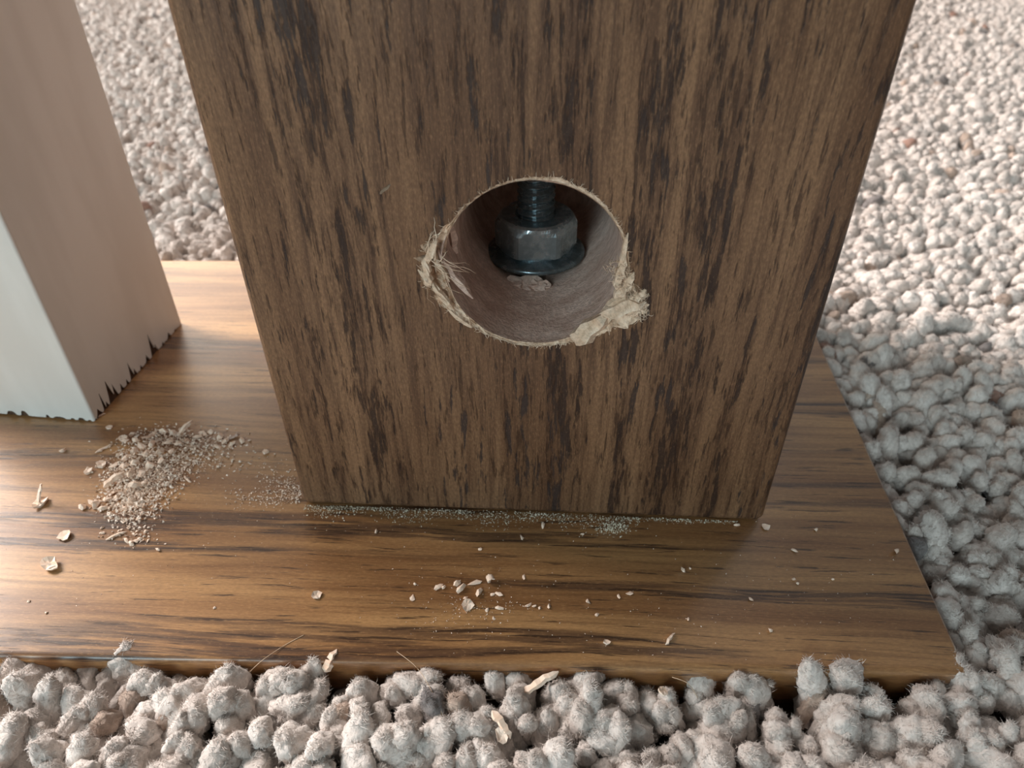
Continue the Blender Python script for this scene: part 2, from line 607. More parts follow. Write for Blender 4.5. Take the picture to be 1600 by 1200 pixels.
def rim_fibres():
    parts = []
    r = random.Random(9)

    def strand(x, z, L, ang, out, rad):
        p = []
        cx, cz = x, z
        for i in range(7):
            t = i / 6
            a = ang + (r.random() - 0.5) * 0.5 + t * (r.random() - 0.5) * 1.2
            p.append(Vector((cx, -out * math.sin(math.pi * t) - 0.05, cz)))
            cx += math.cos(a) * L / 6
            cz += math.sin(a) * L / 6
        parts.append(tube(p, lambda t: rad * (1.1 - 0.7 * t), 4))
    # long strands curling down on the left
    for _ in range(14):
        strand(-15.4 + r.random() * 4.0, 51.5 - r.random() * 5, 3 + r.random() * 5, math.radians(-75 + 55 * r.random()), 0.3 + 0.3 * r.random(), 0.03 + 0.05 * r.random())
    for _ in range(10):
        strand(-14.6 + r.random() * 2, 50 + r.random() * 3, 2 + r.random() * 2, math.radians(40 + 60 * r.random()), 0.3, 0.05 + 0.06 * r.random())
    # fuzz on the right-hand tear
    for _ in range(260):
        t = r.random()
        x = 11.6 + 4.6 * t + (r.random() - 0.5) * 2.4
        z = 50.5 - 8.5 * t + (r.random() - 0.5) * 2.2
        strand(x, z, 0.5 + r.random() * 1.0, r.random() * 6.28, 0.2 + r.random() * 0.4, 0.03 + 0.04 * r.random())
    # short nap all around the edge
    for i in range(230):
        a = r.random() * 6.283
        rr = ROUT[int(a / 6.2832 * NA) % NA] - 0.15
        strand(HC[0] + rr * math.cos(a), HC[1] + rr * math.sin(a), 0.3 + 0.7 * r.random(), a + (r.random() - 0.5) * 3, 0.15, 0.03 + 0.03 * r.random())
    v, f = merge(parts)
    o = mesh_obj('torn_fibres', v, f, M_TORN, post)
    o['kind'] = 'stuff'
    return o


rim_fibres()

# ------------------------------------------------------------------ bolt, flange nut, in the hole
BD, WZ = 29.5, 36.4
bolt = empty('anchor_bolt', (0, 0, 0))
bolt.parent = None
_pm = Euler((-0.002, 0.0004, -0.0351), 'XYZ').to_matrix()
bolt.location = (_pm @ Vector((-0.1, BD, WZ)) + Vector((0, 0, 0.3))) * MM
tag(bolt, 'black steel threaded bolt with nut and washer inside the bored hole', 'bolt')


def build_rod():
    vs, fs = [], []
    seg, pitch, z0, z1 = 28, 1.25, -8.0, 26.0
    nz = int((z1 - z0) / 0.16)
    for i in range(nz + 1):
        z = z0 + (z1 - z0) * i / nz
        for k in range(seg):
            a = 2 * math.pi * k / seg
            ph = ((z / pitch) - k / seg) % 1.0
            tri = abs(2 * ph - 1)
            r = 2.72 + 0.62 * tri
            vs.append((r * math.cos(a), r * math.sin(a), z))
    for i in range(nz):
        for k in range(seg):
            j = (k + 1) % seg
            fs.append((i * seg + k, i * seg + j, (i + 1) * seg + j, (i + 1) * seg + k))
    fs.append(tuple(nz * seg + k for k in range(seg)))
    return mesh_obj('threaded_rod', vs, fs, M_STEEL, bolt, smooth=False)


def lathe(name, prof, mat, parent, seg=64):
    vs, fs = [], []
    for r, z in prof:
        for k in range(seg):
            a = 2 * math.pi * k / seg
            vs.append((r * math.cos(a), r * math.sin(a), z))
    n = len(prof)
    for i in range(n - 1):
        for k in range(seg):
            j = (k + 1) % seg
            fs.append((i * seg + k, i * seg + j, (i + 1) * seg + j, (i + 1) * seg + k))
    fs.append(tuple(reversed(range(seg))))
    fs.append(tuple((n - 1) * seg + k for k in range(seg)))
    return mesh_obj(name, vs, fs, mat, parent)


def build_nut():
    # hexagon with chamfered (rounded) corners top and bottom
    ap, h = 6.5, 6.2
    vs, fs = [], []
    seg = 96
    rows = [(0.0, 1.00), (0.5, 1.12), (h - 1.6, 1.12), (h - 0.9, 1.06), (h - 0.35, 1.0), (h, 0.93)]
    for z, cap in rows:
        for k in range(seg):
            a = 2 * math.pi * k / seg
            aa = ((a + math.pi / 2 + math.pi / 6) % (math.pi / 3)) - math.pi / 6
            r = min(ap / math.cos(aa), ap * cap)
            vs.append((r * math.cos(a), r * math.sin(a), z))
    # bore towards the rod
    for k in range(seg):
        a = 2 * math.pi * k / seg
        vs.append((3.7 * math.cos(a), 3.7 * math.sin(a), h))
    for k in range(seg):
        a = 2 * math.pi * k / seg
        vs.append((3.0 * math.cos(a), 3.0 * math.sin(a), h - 0.8))
    for i in range(len(rows) + 1):
        for k in range(seg):
            j = (k + 1) % seg
            fs.append((i * seg + k, i * seg + j, (i + 1) * seg + j, (i + 1) * seg + k))
    o = mesh_obj('hex_nut', vs, fs, M_NUT, bolt, smooth=False)
    o.location.z = 1.6 * MM
    o.rotation_euler.z = math.radians(2)
    return o


build_rod()
lathe('washer', [(3.2, 0.0), (8.2, 0.0), (8.75, 0.25), (8.85, 0.6), (8.7, 0.95), (8.2, 1.15), (7.4, 1.35), (6.6, 1.7), (3.2, 1.75)], M_STEEL, bolt)
build_nut()

# ------------------------------------------------------------------ white baluster
bal = empty('baluster', (-91.01, 23.82, 0), (-0.0082, 0.0124, -0.0937))
tag(bal, 'white painted square baluster with a ragged paint edge at its foot', 'baluster')
BW, BH = 38.0, 900.0


def rounded_loop(x0, x1, y0, y1, r, step):
    pts = []
    for cx, cy, a0 in ((x1 - r, y0 + r, -90), (x1 - r, y1 - r, 0), (x0 + r, y1 - r, 90), (x0 + r, y0 + r, 180)):
        for k in range(5):
            a = math.radians(a0 + k * 22.5)
            pts.append((cx + r * math.cos(a), cy + r * math.sin(a)))
    out = []
    for i, p in enumerate(pts):
        q = pts[(i + 1) % len(pts)]
        L = math.dist(p, q)
        m = max(1, int(L / step))
        for k in range(m):
            out.append((p[0] + (q[0] - p[0]) * k / m, p[1] + (q[1] - p[1]) * k / m))
    return out


def build_baluster():
    core = rounded_loop(-BW + .3, -.3, .3, BW - .3, 0.5, 99)
    n = len(core)
    vs = [(x, y, 0.02) for x, y in core] + [(x, y, BH) for x, y in core]
    fs = [(k, (k + 1) % n, n + (k + 1) % n, n + k) for k in range(n)] + [tuple(range(n, 2 * n)), tuple(reversed(range(n)))]
    mesh_obj('wood_core', vs, fs, M_CORE, bal, smooth=False)
    loop = rounded_loop(-BW, 0, 0, BW, 0.6, 0.12)
    r = random.Random(4)
    # ragged lower paint edge: (position along the right face in mm, half width, height)
    spikes = [(1.8, .9, 1.9), (3.9, .35, 4.6), (4.8, .5, 1.6), (6.8, .9, 5.2), (8.3, .6, 3.4), (10.6, .5, 2.0), (12.8, .5, 1.6), (15.0, .7, 4.2), (16.2, .6, 2.0),
              (18.6, .5, 1.3), (21.5, .8, 2.0), (24.4, .9, 5.4), (25.6, .7, 2.2), (28.5, .6, 1.0), (31.6, .9, 1.6), (34.5, .7, 0.9)]
    front = [(-1.2, .5, .5), (-3.0, .9, .9), (-5.0, .6, .6), (-8.0, 1.6, .7), (-10.6, .5, .95), (-15.8, .9, 1.5), (-18.8, 1.2, 1.2), (-22.5, .6, .5), (-27, 1, .8)]
    vs, fs = [], []
    lo = []
    for (x, y) in loop:
        z = 0.15 + 0.12 * r.random()
        if x > -0.35:
            z += 0.35 * r.random() + 0.4 * max(0, math.sin(y * 1.3)) * r.random()
            for c, hw, h in spikes:
                z = max(z, 1.15 * h * max(0, 1 - abs(y - c) / (1.5 * hw)) ** 1.3)
        elif y < 0.35:
            for c, hw, h in front:
                d = abs(x - c) / hw
                z = max(z, h * max(0, 1 - d ** 3))
        lo.append(z)
    n = len(loop)
    cx = -BW / 2
    for (x, y), z in zip(loop, lo):
        k = 1 - 0.26 / (BW / 2)
        vs += [(cx + (x - cx) * k, BW / 2 + (y - BW / 2) * k, z), (x, y, z + 0.03), (x, y, 8.0), (x, y, BH + .3)]
    for i in range(n):
        j = (i + 1) % n
        for q in range(3):
            fs.append((i * 4 + q, j * 4 + q, j * 4 + q + 1, i * 4 + q + 1))
    fs.append(tuple(i * 4 + 3 for i in range(n)))
    mesh_obj('paint_coat', vs, fs, M_PAINT, bal, smooth=False)


build_baluster()

# ------------------------------------------------------------------ carpet pile (stuff): instanced twisted tufts
proto = bpy.data.collections.new('tuft_kinds')


def tuft_mesh(seed):
    """a crumpled tuft of cut yarn: lumpy rounded body covered in loose fibres"""
    r = np.random.default_rng(seed)
    L, R0 = 9.2 + r.normal(0, .5), 2.0 + r.normal(0, .22)
    bend = r.normal(0, 1, 2) * 1.2
    ph0 = r.random() * 6.28
    seg, rings = 26, 26
    off = Vector((r.random() * 90, r.random() * 90, r.random() * 90))
    sq = .8 + .35 * r.random()

    def surf(t, a, k=1.0):
        """point on the body; t from root (0) to tip (1)"""
        # capsule profile with the upper third rounded off
        zz = t * L
        if t > .66:
            u = (t - .66) / .34
            rr, zz = math.cos(u * math.pi / 2), (.66 + .26 * math.sin(u * math.pi / 2)) * L
        else:
            rr = .66 + .34 * math.sin(t / .66 * math.pi / 2)
        c = np.array([bend[0] * t * t + .3 * math.sin(4 * t + ph0), bend[1] * t * t + .3 * math.cos(4 * t + ph0), zz])
        d = np.array([math.cos(a) * sq, math.sin(a) / sq, 0])
        up = 1 - rr if t > .66 else 0.0
        p = c + d * R0 * rr
        q = Vector(p)
        w = .62 * noise.noise(q * .62 + off) + .40 * noise.noise(q * 1.35 + off) + .16 * noise.noise(q * 3.1 + off)
        nrm = d * max(.25, rr) + np.array([0, 0, up])
        return p + nrm * w * k * min(1, .3 + 2 * t), nrm
    vs, fs = [], []
    for i in range(rings + 1):
        t = (i / rings) ** .8 * .995
        for k in range(seg):
            vs.append(tuple(surf(t, 2 * math.pi * k / seg)[0]))
    for i in range(rings):
        for k in range(seg):
            j = (k + 1) % seg
            fs.append((i * seg + k, i * seg + j, (i + 1) * seg + j, (i + 1) * seg + k))
    fs.append(tuple(rings * seg + k for k in range(seg)))
    for _ in range(460):
        t = .35 + .64 * r.random() ** .8
        a = r.random() * 6.283
        p0, nm = surf(t, a)
        nm = nm / (np.linalg.norm(nm) + 1e-6)
        tan = np.cross(nm, r.normal(0, 1, 3))
        tan /= np.linalg.norm(tan) + 1e-6
        Lf = .35 + .55 * r.random()
        p0 = p0 - nm * .05
        p1 = p0 + (nm * .38 + tan * .6) * Lf
        p2 = p1 + (nm * (.25 * r.normal()) + tan * .6 + r.normal(0, .25, 3)) * Lf
        sd = np.cross(nm, tan) * .032
        q = len(vs)
        vs += [tuple(p0 - sd), tuple(p0 + sd), tuple(p1 - sd), tuple(p1 + sd), tuple(p2)]
        fs += [(q, q + 1, q + 3, q + 2), (q + 2, q + 3, q + 4)]
    me = bpy.data.meshes.new('tuft')
    me.from_pydata([tuple(float(c) * MM for c in v) for v in vs], [], fs)
    me.materials.append(M_YARN)
    me.polygons.foreach_set('use_smooth', np.full(len(me.polygons), True))
    me.update()
    o = bpy.data.objects.new('tuft_kind', me)
    proto.objects.link(o)


NK = 16
for i in range(NK):
    tuft_mesh(100 + i)


def build_carpet():
    sp = 2.6
    xs = np.arange(-640, 600, sp)
    ys = np.arange(-190, 780, sp * .9)
    X, Y = np.meshgrid(xs, ys)
    X = X + (np.arange(len(ys)) % 2)[:, None] * sp / 2
    X = X + rng.normal(0, sp * .27, X.shape)
    Y = Y + rng.normal(0, sp * .27, Y.shape)
    X, Y = X.ravel(), Y.ravel()
    # keep a view wedge plus a wide margin, nothing under the board
    keep = (np.abs(X) < 190 + np.maximum(0, Y + 60) * .85)
    mar = 1.2
    ins = (Y > YF - .5) & (Y < YB + mar) & (X < XR + DE * (Y - YF) + mar)
    keep &= ~ins
    X, Y = X[keep], Y[keep]
    n = len(X)
    # gentle unevenness of the pile
    hz = (np.sin(X * .051 + 1.3) * np.sin(Y * .043) + .6 * np.sin(X * .13 + Y * .09) + .5 * np.sin(Y * .17 - X * .06)) * .55
    z = -9.7 + hz + np.clip(rng.normal(0, .5, n), -1.2, .8)
    z += np.where(Y < YF, 1.6 - .5 * (X > 20), 0) + np.where((X > 40) & (Y > YF) & (Y < YB), .6, 0)
    near = np.minimum(np.minimum(np.abs(Y - YF), np.abs(Y - YB)), np.abs(X - (XR + DE * (Y - YF))))
    lean = rng.normal(0, .42, (n, 2))
    lean += np.stack([.25 * np.sin(X * .03 + Y * .05), .25 * np.cos(X * .04 - Y * .03)], 1)
    rot = np.stack([lean[:, 0], lean[:, 1], rng.random(n) * 6.283], 1)
    scl = np.clip(rng.normal(.87, .12, n), .58, 1.08)
    idx = rng.integers(0, NK, n)
    # yarn colours
    a = np.array(rgb(228, 219, 212)[:3])
    b = np.array(rgb(212, 201, 193)[:3])
    t = rng.random(n)[:, None]
    col = a * t + b * (1 - t)
    u = rng.random(n)
    br = np.array(rgb(180, 160, 146)[:3])
    gy = np.array(rgb(134, 128, 126)[:3])
    rd = np.array(rgb(160, 126, 112)[:3])
    sel = u < .020
    col[sel] = br * (.7 + .6 * rng.random(sel.sum()))[:, None]
    sel = (u >= .035) & (u < .047)
    col[sel] = gy
    sel = (u >= .055) & (u < .057)
    col[sel] = rd
    me = bpy.data.meshes.new('carpet_pile')
    me.vertices.add(n)
    me.vertices.foreach_set('co', (np.stack([X, Y, z], 1) * MM).astype(np.float32).ravel())
    for nm, typ, dat, key in (('t_rot', 'FLOAT_VECTOR', rot, 'vector'), ('t_scl', 'FLOAT', scl, 'value'), ('t_idx', 'INT', idx, 'value'),
                              ('tint', 'FLOAT_COLOR', np.concatenate([col, np.ones((n, 1))], 1), 'color')):
        at_ = me.attributes.new(nm, typ, 'POINT')
        at_.data.foreach_set(key, np.ascontiguousarray(dat, dtype=np.int32 if typ == 'INT' else np.float32).ravel())
    me.materials.append(M_YARN)
    me.update()
    o = bpy.data.objects.new('carpet_pile', me)
    COL.objects.link(o)
    tag(o, 'speckled beige twisted carpet pile covering the floor around the board', 'carpet', kind='stuff')
    ng = bpy.data.node_groups.new('tufts', 'GeometryNodeTree')
    ng.interface.new_socket('Geometry', in_out='INPUT', socket_type='NodeSocketGeometry')
    ng.interface.new_socket('Geometry', in_out='OUTPUT', socket_type='NodeSocketGeometry')
    gi, go = ng.nodes.new('NodeGroupInput'), ng.nodes.new('NodeGroupOutput')
    iop = ng.nodes.new('GeometryNodeInstanceOnPoints')
    ci = ng.nodes.new('GeometryNodeCollectionInfo')
    ci.inputs['Collection'].default_value = proto
    ci.inputs['Separate Children'].default_value = True
    ci.inputs['Reset Children'].default_value = True

    def attr(nm, typ):
        d = ng.nodes.new('GeometryNodeInputNamedAttribute')
        d.data_type = typ
        d.inputs['Name'].default_value = nm
        return d.outputs['Attribute']
    ln = ng.links.new
    ln(gi.outputs[0], iop.inputs['Points'])
    ln(ci.outputs[0], iop.inputs['Instance'])
    iop.inputs['Pick Instance'].default_value = True
    ln(attr('t_idx', 'INT'), iop.inputs['Instance Index'])
    ln(attr('t_rot', 'FLOAT_VECTOR'), iop.inputs['Rotation'])
    ln(attr('t_scl', 'FLOAT'), iop.inputs['Scale'])
    ln(iop.outputs[0], go.inputs[0])
    md = o.modifiers.new('tufts', 'NODES')
    md.node_group = ng
    print('tufts', n)


build_carpet()


# ------------------------------------------------------------------ sawdust, chips, hairs
def crumb_mesh(name, seed, flat=0.6, mat=None):
    r = random.Random(seed)
    bm = bmesh.new()
    bmesh.ops.create_icosphere(bm, subdivisions=1, radius=1.0)
    for v in bm.verts:
        k = 0.55 + 0.75 * r.random()
        v.co = Vector((v.co.x * k * 1.25, v.co.y * k, v.co.z * k * flat))
    zmin = min(v.co.z for v in bm.verts)
    for v in bm.verts:
        v.co.z -= zmin
        v.co *= MM
    me = bpy.data.meshes.new(name)
    bm.to_mesh(me)
    bm.free()
    me.materials.append(mat or M_CHIP)
    return me


CRUMBS = [crumb_mesh('crumb_shape', 40 + i, 0.45 + 0.1 * (i % 4)) for i in range(10)]


def crumb(u, v, size, label, group, z=0.0, name='wood_crumb', cat='wood crumb', stretch=1.0, ang=None):
    p = at(u, v, z)
    o = bpy.data.objects.new(name, CRUMBS[random.randrange(10)])
    COL.objects.link(o)
    o.location = (p.x * MM, p.y * MM, (z - 0.02) * MM)
    o.rotation_euler = (random.uniform(-.3, .3), random.uniform(-.3, .3), random.uniform(0, 6.28) if ang is None else math.radians(ang))
    o.scale = (size * stretch, size, size * random.uniform(.7, 1.1))
    tag(o, label, cat, group)
    return o


# heap of sawdust beside the baluster: fine grains are stuff, the larger crumbs are things
PILE_AXIS = [(160, 815), (205, 815), (215, 790), (200, 770), (215, 745), (235, 725), (255, 705), (285, 690)]


def grain_cloud(name, pts, label, cat, mat, smin, smax, group=None):
    """one stuff mesh of tiny irregular grains; pts are (x, y, z) in mm"""
    vs, fs = [], []
    for (x, y, z) in pts:
        s = random.uniform(smin, smax)
        o = len(vs)
        b = [Vector((random.gauss(0, 1), random.gauss(0, 1), random.gauss(0, .7))).normalized() * s * random.uniform(.5, 1.2) for _ in range(5)]
        lowest = min(q.z for q in b)
        for q in b:
            vs.append((x + q.x, y + q.y, max(0.0, z + q.z - lowest * .7)))
        fs += [(o, o + 1, o + 2), (o, o + 2, o + 3), (o, o + 3, o + 1), (o + 4, o + 2, o + 1), (o + 4, o + 3, o + 2), (o + 4, o + 1, o + 3)]
    ob = mesh_obj(name, vs, fs, mat, smooth=False)
    tag(ob, label, cat, group, 'stuff')
    return ob


def blob(u, v, su, sv, n, h):
    out = []
    for _ in range(n):
        a, b = random.gauss(0, 1), random.gauss(0, 1)
        p = at(u + a * su, v + b * sv)
        out.append((p.x, p.y, max(0, h * (1 - (a * a + b * b) / 5) * random.random())))
    return out


pts = []
for (u, v, su, sv, n, h) in ((262, 690, 34, 12, 500, 1.2), (230, 720, 30, 13, 620, 1.6), (210, 748, 26, 12, 560, 1.5), (195, 772, 20, 9, 300, 1.0),
                             (250, 745, 22, 13, 620, .7), (290, 715, 24, 14, 420, .5), (225, 775, 22, 12, 420, .5), (205, 800, 20, 13, 360, .6),
                             (205, 835, 16, 12, 90, .3), (320, 690, 34, 9, 130, .5), (345, 715, 34, 16, 120, .1), (190, 790, 22, 8, 160, .4)):
    pts += blob(u, v, su, sv, n, h)
grain_cloud('sawdust_heap', pts, 'heap of fine pale sawdust on the board beside the white baluster', 'sawdust', M_DUST, .13, .42)

pts = []
for (u, v, su, sv, n, h) in ((455, 768, 12, 10, 170, .7), (430, 745, 18, 14, 130, .2), (415, 778, 30, 9, 260, .15), (468, 778, 6, 5, 90, .9)):
    pts += blob(u, v, su, sv, n, h)
pts = [p for p in pts if not (p[0] > -41.8 and p[1] > -1)]
grain_cloud('corner_dust', pts, 'spill of sawdust at the left corner of the post foot', 'sawdust', M_DUST, .08, .26)

pts = []
for i in range(2600):
    t = random.random() ** 1.05
    x = -41 + 78 * t
    wd = (1.5 + 1.2 * math.sin(t * 3.1 + .2)) * (0.35 if t > .8 else 1) * (1 + .4 * math.sin(t * 31))
    y = -(x * math.tan(-0.0351)) * -1 - abs(random.gauss(0, .55)) * max(.5, wd) - .05
    if t > .78 and random.random() < .55:
        continue
    pts.append((x, y, max(0, .55 - .4 * abs(y)) * random.random()))
grain_cloud('seam_dust', pts, 'line of grey dust along the front foot of the post', 'dust', M_GREYDUST, .06, .2)

pts = []
for (u, v, su, sv, n) in ((735, 945, 50, 20, 110), (790, 948, 45, 6, 40), (720, 975, 45, 14, 60), (900, 960, 200, 50, 90), (700, 860, 220, 40, 110), (1250, 880, 80, 60, 60),
                          (150, 850, 120, 60, 80), (330, 760, 60, 40, 110), (1100, 970, 160, 40, 60)):
    for _ in range(n):
        p = at(random.gauss(u, su), random.gauss(v, sv))
        if p.y > YF + 1 and not (p.y > -1 and abs(p.x) < 43) and p.x < right_edge(p.y) - 1:
            pts.append((p.x, p.y, 0))
grain_cloud('scattered_dust', pts, 'specks of wood dust sprinkled over the front of the board', 'dust', M_DUST, .05, .15)

# larger crumbs of the heap
G = 'crumbs in the sawdust heap'
L_ = 'pale wood crumb in the sawdust heap beside the white baluster'
heap = [(205, 680, .8), (213, 688, .9), (196, 690, 1.0), (240, 680, 1.0), (256, 677, 1.1), (270, 676, 1.0), (228, 684, .9), (284, 680, .8), (222, 699, 1.1), (240, 697, 1.0),
        (262, 692, 1.0), (278, 694, .9), (292, 690, .8), (210, 706, 1.0), (230, 712, 1.2), (250, 708, 1.0), (268, 706, .9), (198, 716, .9), (186, 712, .8), (178, 730, 1.2),
        (195, 730, 1.4), (212, 724, 1.0), (235, 728, 1.1), (252, 722, .9), (205, 742, 1.1), (222, 742, .9), (192, 752, 1.0), (180, 770, .9), (210, 758, 1.0), (227, 755, .8),
        (168, 783, 1.1), (185, 777, 1.0), (200, 770, .9), (152, 790, 1.1), (160, 797, .8), (145, 788, .9), (130, 794, 1.1), (216, 775, .8), (205, 785, .7), (196, 795, .7),
        (308, 684, .9), (318, 678, .9), (300, 697, .7), (330, 676, .8), (345, 683, 1.0), (353, 690, .9), (362, 695, .8), (378, 690, .9), (340, 698, .7), (326, 690, .6)]
for u, v, s in heap:
    zz = 0.9 if 195 < u < 285 and 680 < v < 760 else 0.0
    crumb(u, v, s * .76, L_, G, z=zz, stretch=random.uniform(1, 1.5))
G = 'crumbs trailing below the sawdust heap'
for u, v, s in ((198, 845, .6), (206, 850, .7), (213, 846, .6), (228, 832, .7), (219, 842, .5), (161, 833, .45), (160, 825, .45), (232, 845, .4), (248, 860, .5), (216, 810, .6)):
    crumb(u, v, s * .7, 'tiny pale crumb just below the sawdust heap', G, stretch=1.4)


def chip(name, u, v, vf, rot, label, cat='wood chip', z=0.0, mat=None, dz=0.3):
    p = at(u, v, z)
    o = mesh_obj(name, vf[0], vf[1], mat or M_CHIP, smooth=False)
    o.location = (p.x * MM, p.y * MM, (z + dz) * MM)
    o.rotation_euler = [math.radians(r) for r in rot]
    tag(o, label, cat)
    return o


def flake(size, seed, T=.35, cup=.4):
    """irregular cupped flake"""
    r = random.Random(seed)
    n = 9
    rim = [(size * (.65 + .55 * r.random()) * math.cos(2 * math.pi * k / n) * 1.2, size * (.65 + .5 * r.random()) * math.sin(2 * math.pi * k / n), cup * size * r.random()) for k in range(n)]
    vs = rim + [(x * .45, y * .45, z * .2 + T * .3 * r.random()) for x, y, z in rim] + [(x * .9, y * .9, z - T) for x, y, z in rim] + [(0, 0, .05), (0, 0, -T)]
    fs = []
    for k in range(n):
        j = (k + 1) % n
        fs += [(k, j, n + j, n + k), (n + k, n + j, 3 * n), (j, k, 2 * n + k, 2 * n + j), (2 * n + j, 2 * n + k, 3 * n + 1)]
    return vs, fs


def curl(R, turns, Wd, seed, T=.22):
    """thin curled shaving"""
    r = random.Random(seed)
    n = 16
    vs, fs = [], []
    for i in range(n + 1):
        t = i / n
        a = t * turns * 2 * math.pi
        rr = R * (1 - .35 * t)
        wl = Wd * (.35 + .65 * math.sin(math.pi * min(.95, t * .9 + .1))) * (.85 + .3 * r.random())
        for q, k in ((rr, -1), (rr, 1), (rr - T, 1), (rr - T, -1)):
            vs.append((q * math.cos(a), k * wl / 2, q * math.sin(a)))
    for i in range(n):
        for k in range(4):
            j = (k + 1) % 4
            fs.append((i * 4 + k, i * 4 + j, i * 4 + 4 + j, i * 4 + 4 + k))
    fs += [(0, 1, 2, 3), (n * 4 + 3, n * 4 + 2, n * 4 + 1, n * 4)]
    return vs, fs


chip('wood_shaving', 64, 788, merge([flake(1.15, 2, .5, .7), ([(x * .5 + .7, y, z + x * .75 + 1.5) for x, y, z in shard(4.6, .85, .5, 5, .4, 8)[0]], shard(4.6, .85, .5, 5, .4, 8)[1])]),
     (0, 0, 62), 'curled pale wood shaving with an upright tip left of the sawdust heap', dz=.45)
chip('wood_flake', 103, 839, flake(1.05, 3), (10, -8, 40), 'flat pale wood flake below the curled shaving', dz=.35)
chip('wood_chunk', 80, 884, merge([flake(1.25, 6, .6, .6), ([(x + 1.0, y - .5, z + .3) for x, y, z in flake(.8, 9, .4)[0]], flake(.8, 9, .4)[1])]),
     (12, 5, -10), 'small knobbly pale wood chunk near the left edge of the board', dz=.6)
chip('wood_flake', 495, 932, flake(.85, 14), (5, 8, 10), 'lone pale flake left of the crumb cluster in front of the post', dz=.3)
chip('wood_flake', 766, 909, curl(.75, .75, 1.1, 8), (0, 0, 20), 'curled pale flake at the upper right of the front crumb cluster', dz=.65)
chip('wood_flake', 731, 946, flake(1.0, 18), (14, -5, 70), 'widest pale flake at the bottom of the front crumb cluster', dz=.35)
chip('wood_splinter', 1047, 999, shard(2.6, .55, .4, 44, .2), (0, 0, 52), 'pinkish sliver lying near the front edge of the board', 'splinter', dz=.2)
chip('wood_flake', 947, 1004, flake(.5, 23), (0, 10, 0), 'small pale flake left of the pinkish sliver', dz=.25)
chip('wood_flake', 1196, 824, flake(.75, 27, .15, .2), (0, 0, 15), 'thin buff flake beside the right corner of the post foot', dz=.15)
chip('wood_flake', 97, 704, curl(.9, .35, .7, 31, .12), (80, 0, 20), 'thin curved flake between the baluster and the sawdust heap', dz=.3)
chip('wood_splinter', 163, 702, shard(3.6, .4, .3, 51, .1), (0, 0, 48), 'fine splinter at the upper left of the sawdust heap', 'splinter', dz=.2)
chip('wood_flake', 171, 669, flake(.6, 37), (0, 0, 0), 'round pale crumb near the front corner of the baluster', dz=.25)
chip('wood_splinter', 155, 651, shard(2.6, .35, .3, 52, .1), (0, 0, 42), 'pale sliver against the front corner of the baluster', 'splinter', dz=.15)
chip('wood_splinter', 181, 755, shard(4.4, 1.0, .9, 57, .3), (0, -8, 50), 'stubby pale splinter on the left flank of the sawdust heap', 'splinter', dz=.9)
chip('wood_splinter', 292, 676, shard(4.6, .8, .5, 59, .6), (0, -28, 55), 'upturned sliver at the top of the sawdust heap', 'splinter', dz=.9)
chip('wood_splinter', 365, 684, shard(2.6, .6, .4, 61, .1), (0, -5, 30), 'brown sliver at the right end of the sawdust heap', 'splinter', dz=.3, mat=M_BORE)
chip('wood_splinter', 182, 838, shard(3.4, .5, .3, 63, .1), (0, 0, 35), 'pale sliver below the sawdust heap', 'splinter', dz=.2)
chip('wood_splinter', 293, 750, shard(2.6, .35, .3, 67, .1), (0, 0, -40), 'thin sliver right of the sawdust heap', 'splinter', dz=.2)
chip('wood_flake', 138, 738, flake(.75, 71, .6), (0, 0, 80), 'pale crumb standing clear left of the sawdust heap', dz=.45)
chip('wood_flake', 160, 728, flake(.95, 72, .6), (0, 15, 30), 'pale chunk at the left rim of the sawdust heap', dz=.5)
chip('wood_flake', 194, 688, flake(.9, 73, .7), (15, 0, 0), 'bright chunk at the upper left corner of the sawdust heap', dz=.6)
chip('wood_flake', 415, 707, flake(.55, 74, .5), (0, 0, 0), 'lone pale crumb left of the post edge', dz=.35)
G = 'crumbs in the front cluster'
for u, v, s, st in ((685, 918, .55, 1.4), (693, 919, .35, 1), (714, 913, .7, 1.1), (720, 923, .6, 1.5), (742, 912, .6, 1.8), (749, 927, .6, 1.7), (780, 929, .4, 1.5), (770, 929, .35, 1), (728, 935, .4, 1),
                     (779, 951, .4, 1.6), (761, 953, .35, 1), (825, 946, .35, 2), (835, 948, .3, 1.6), (858, 948, .35, 1.6), (843, 950, .3, 1), (644, 936, .4, 1.8), (648, 913, .3, 1), (771, 966, .3, 1)):
    crumb(u, v, s, 'pale crumb in the cluster on the board in front of the post', G, stretch=st)
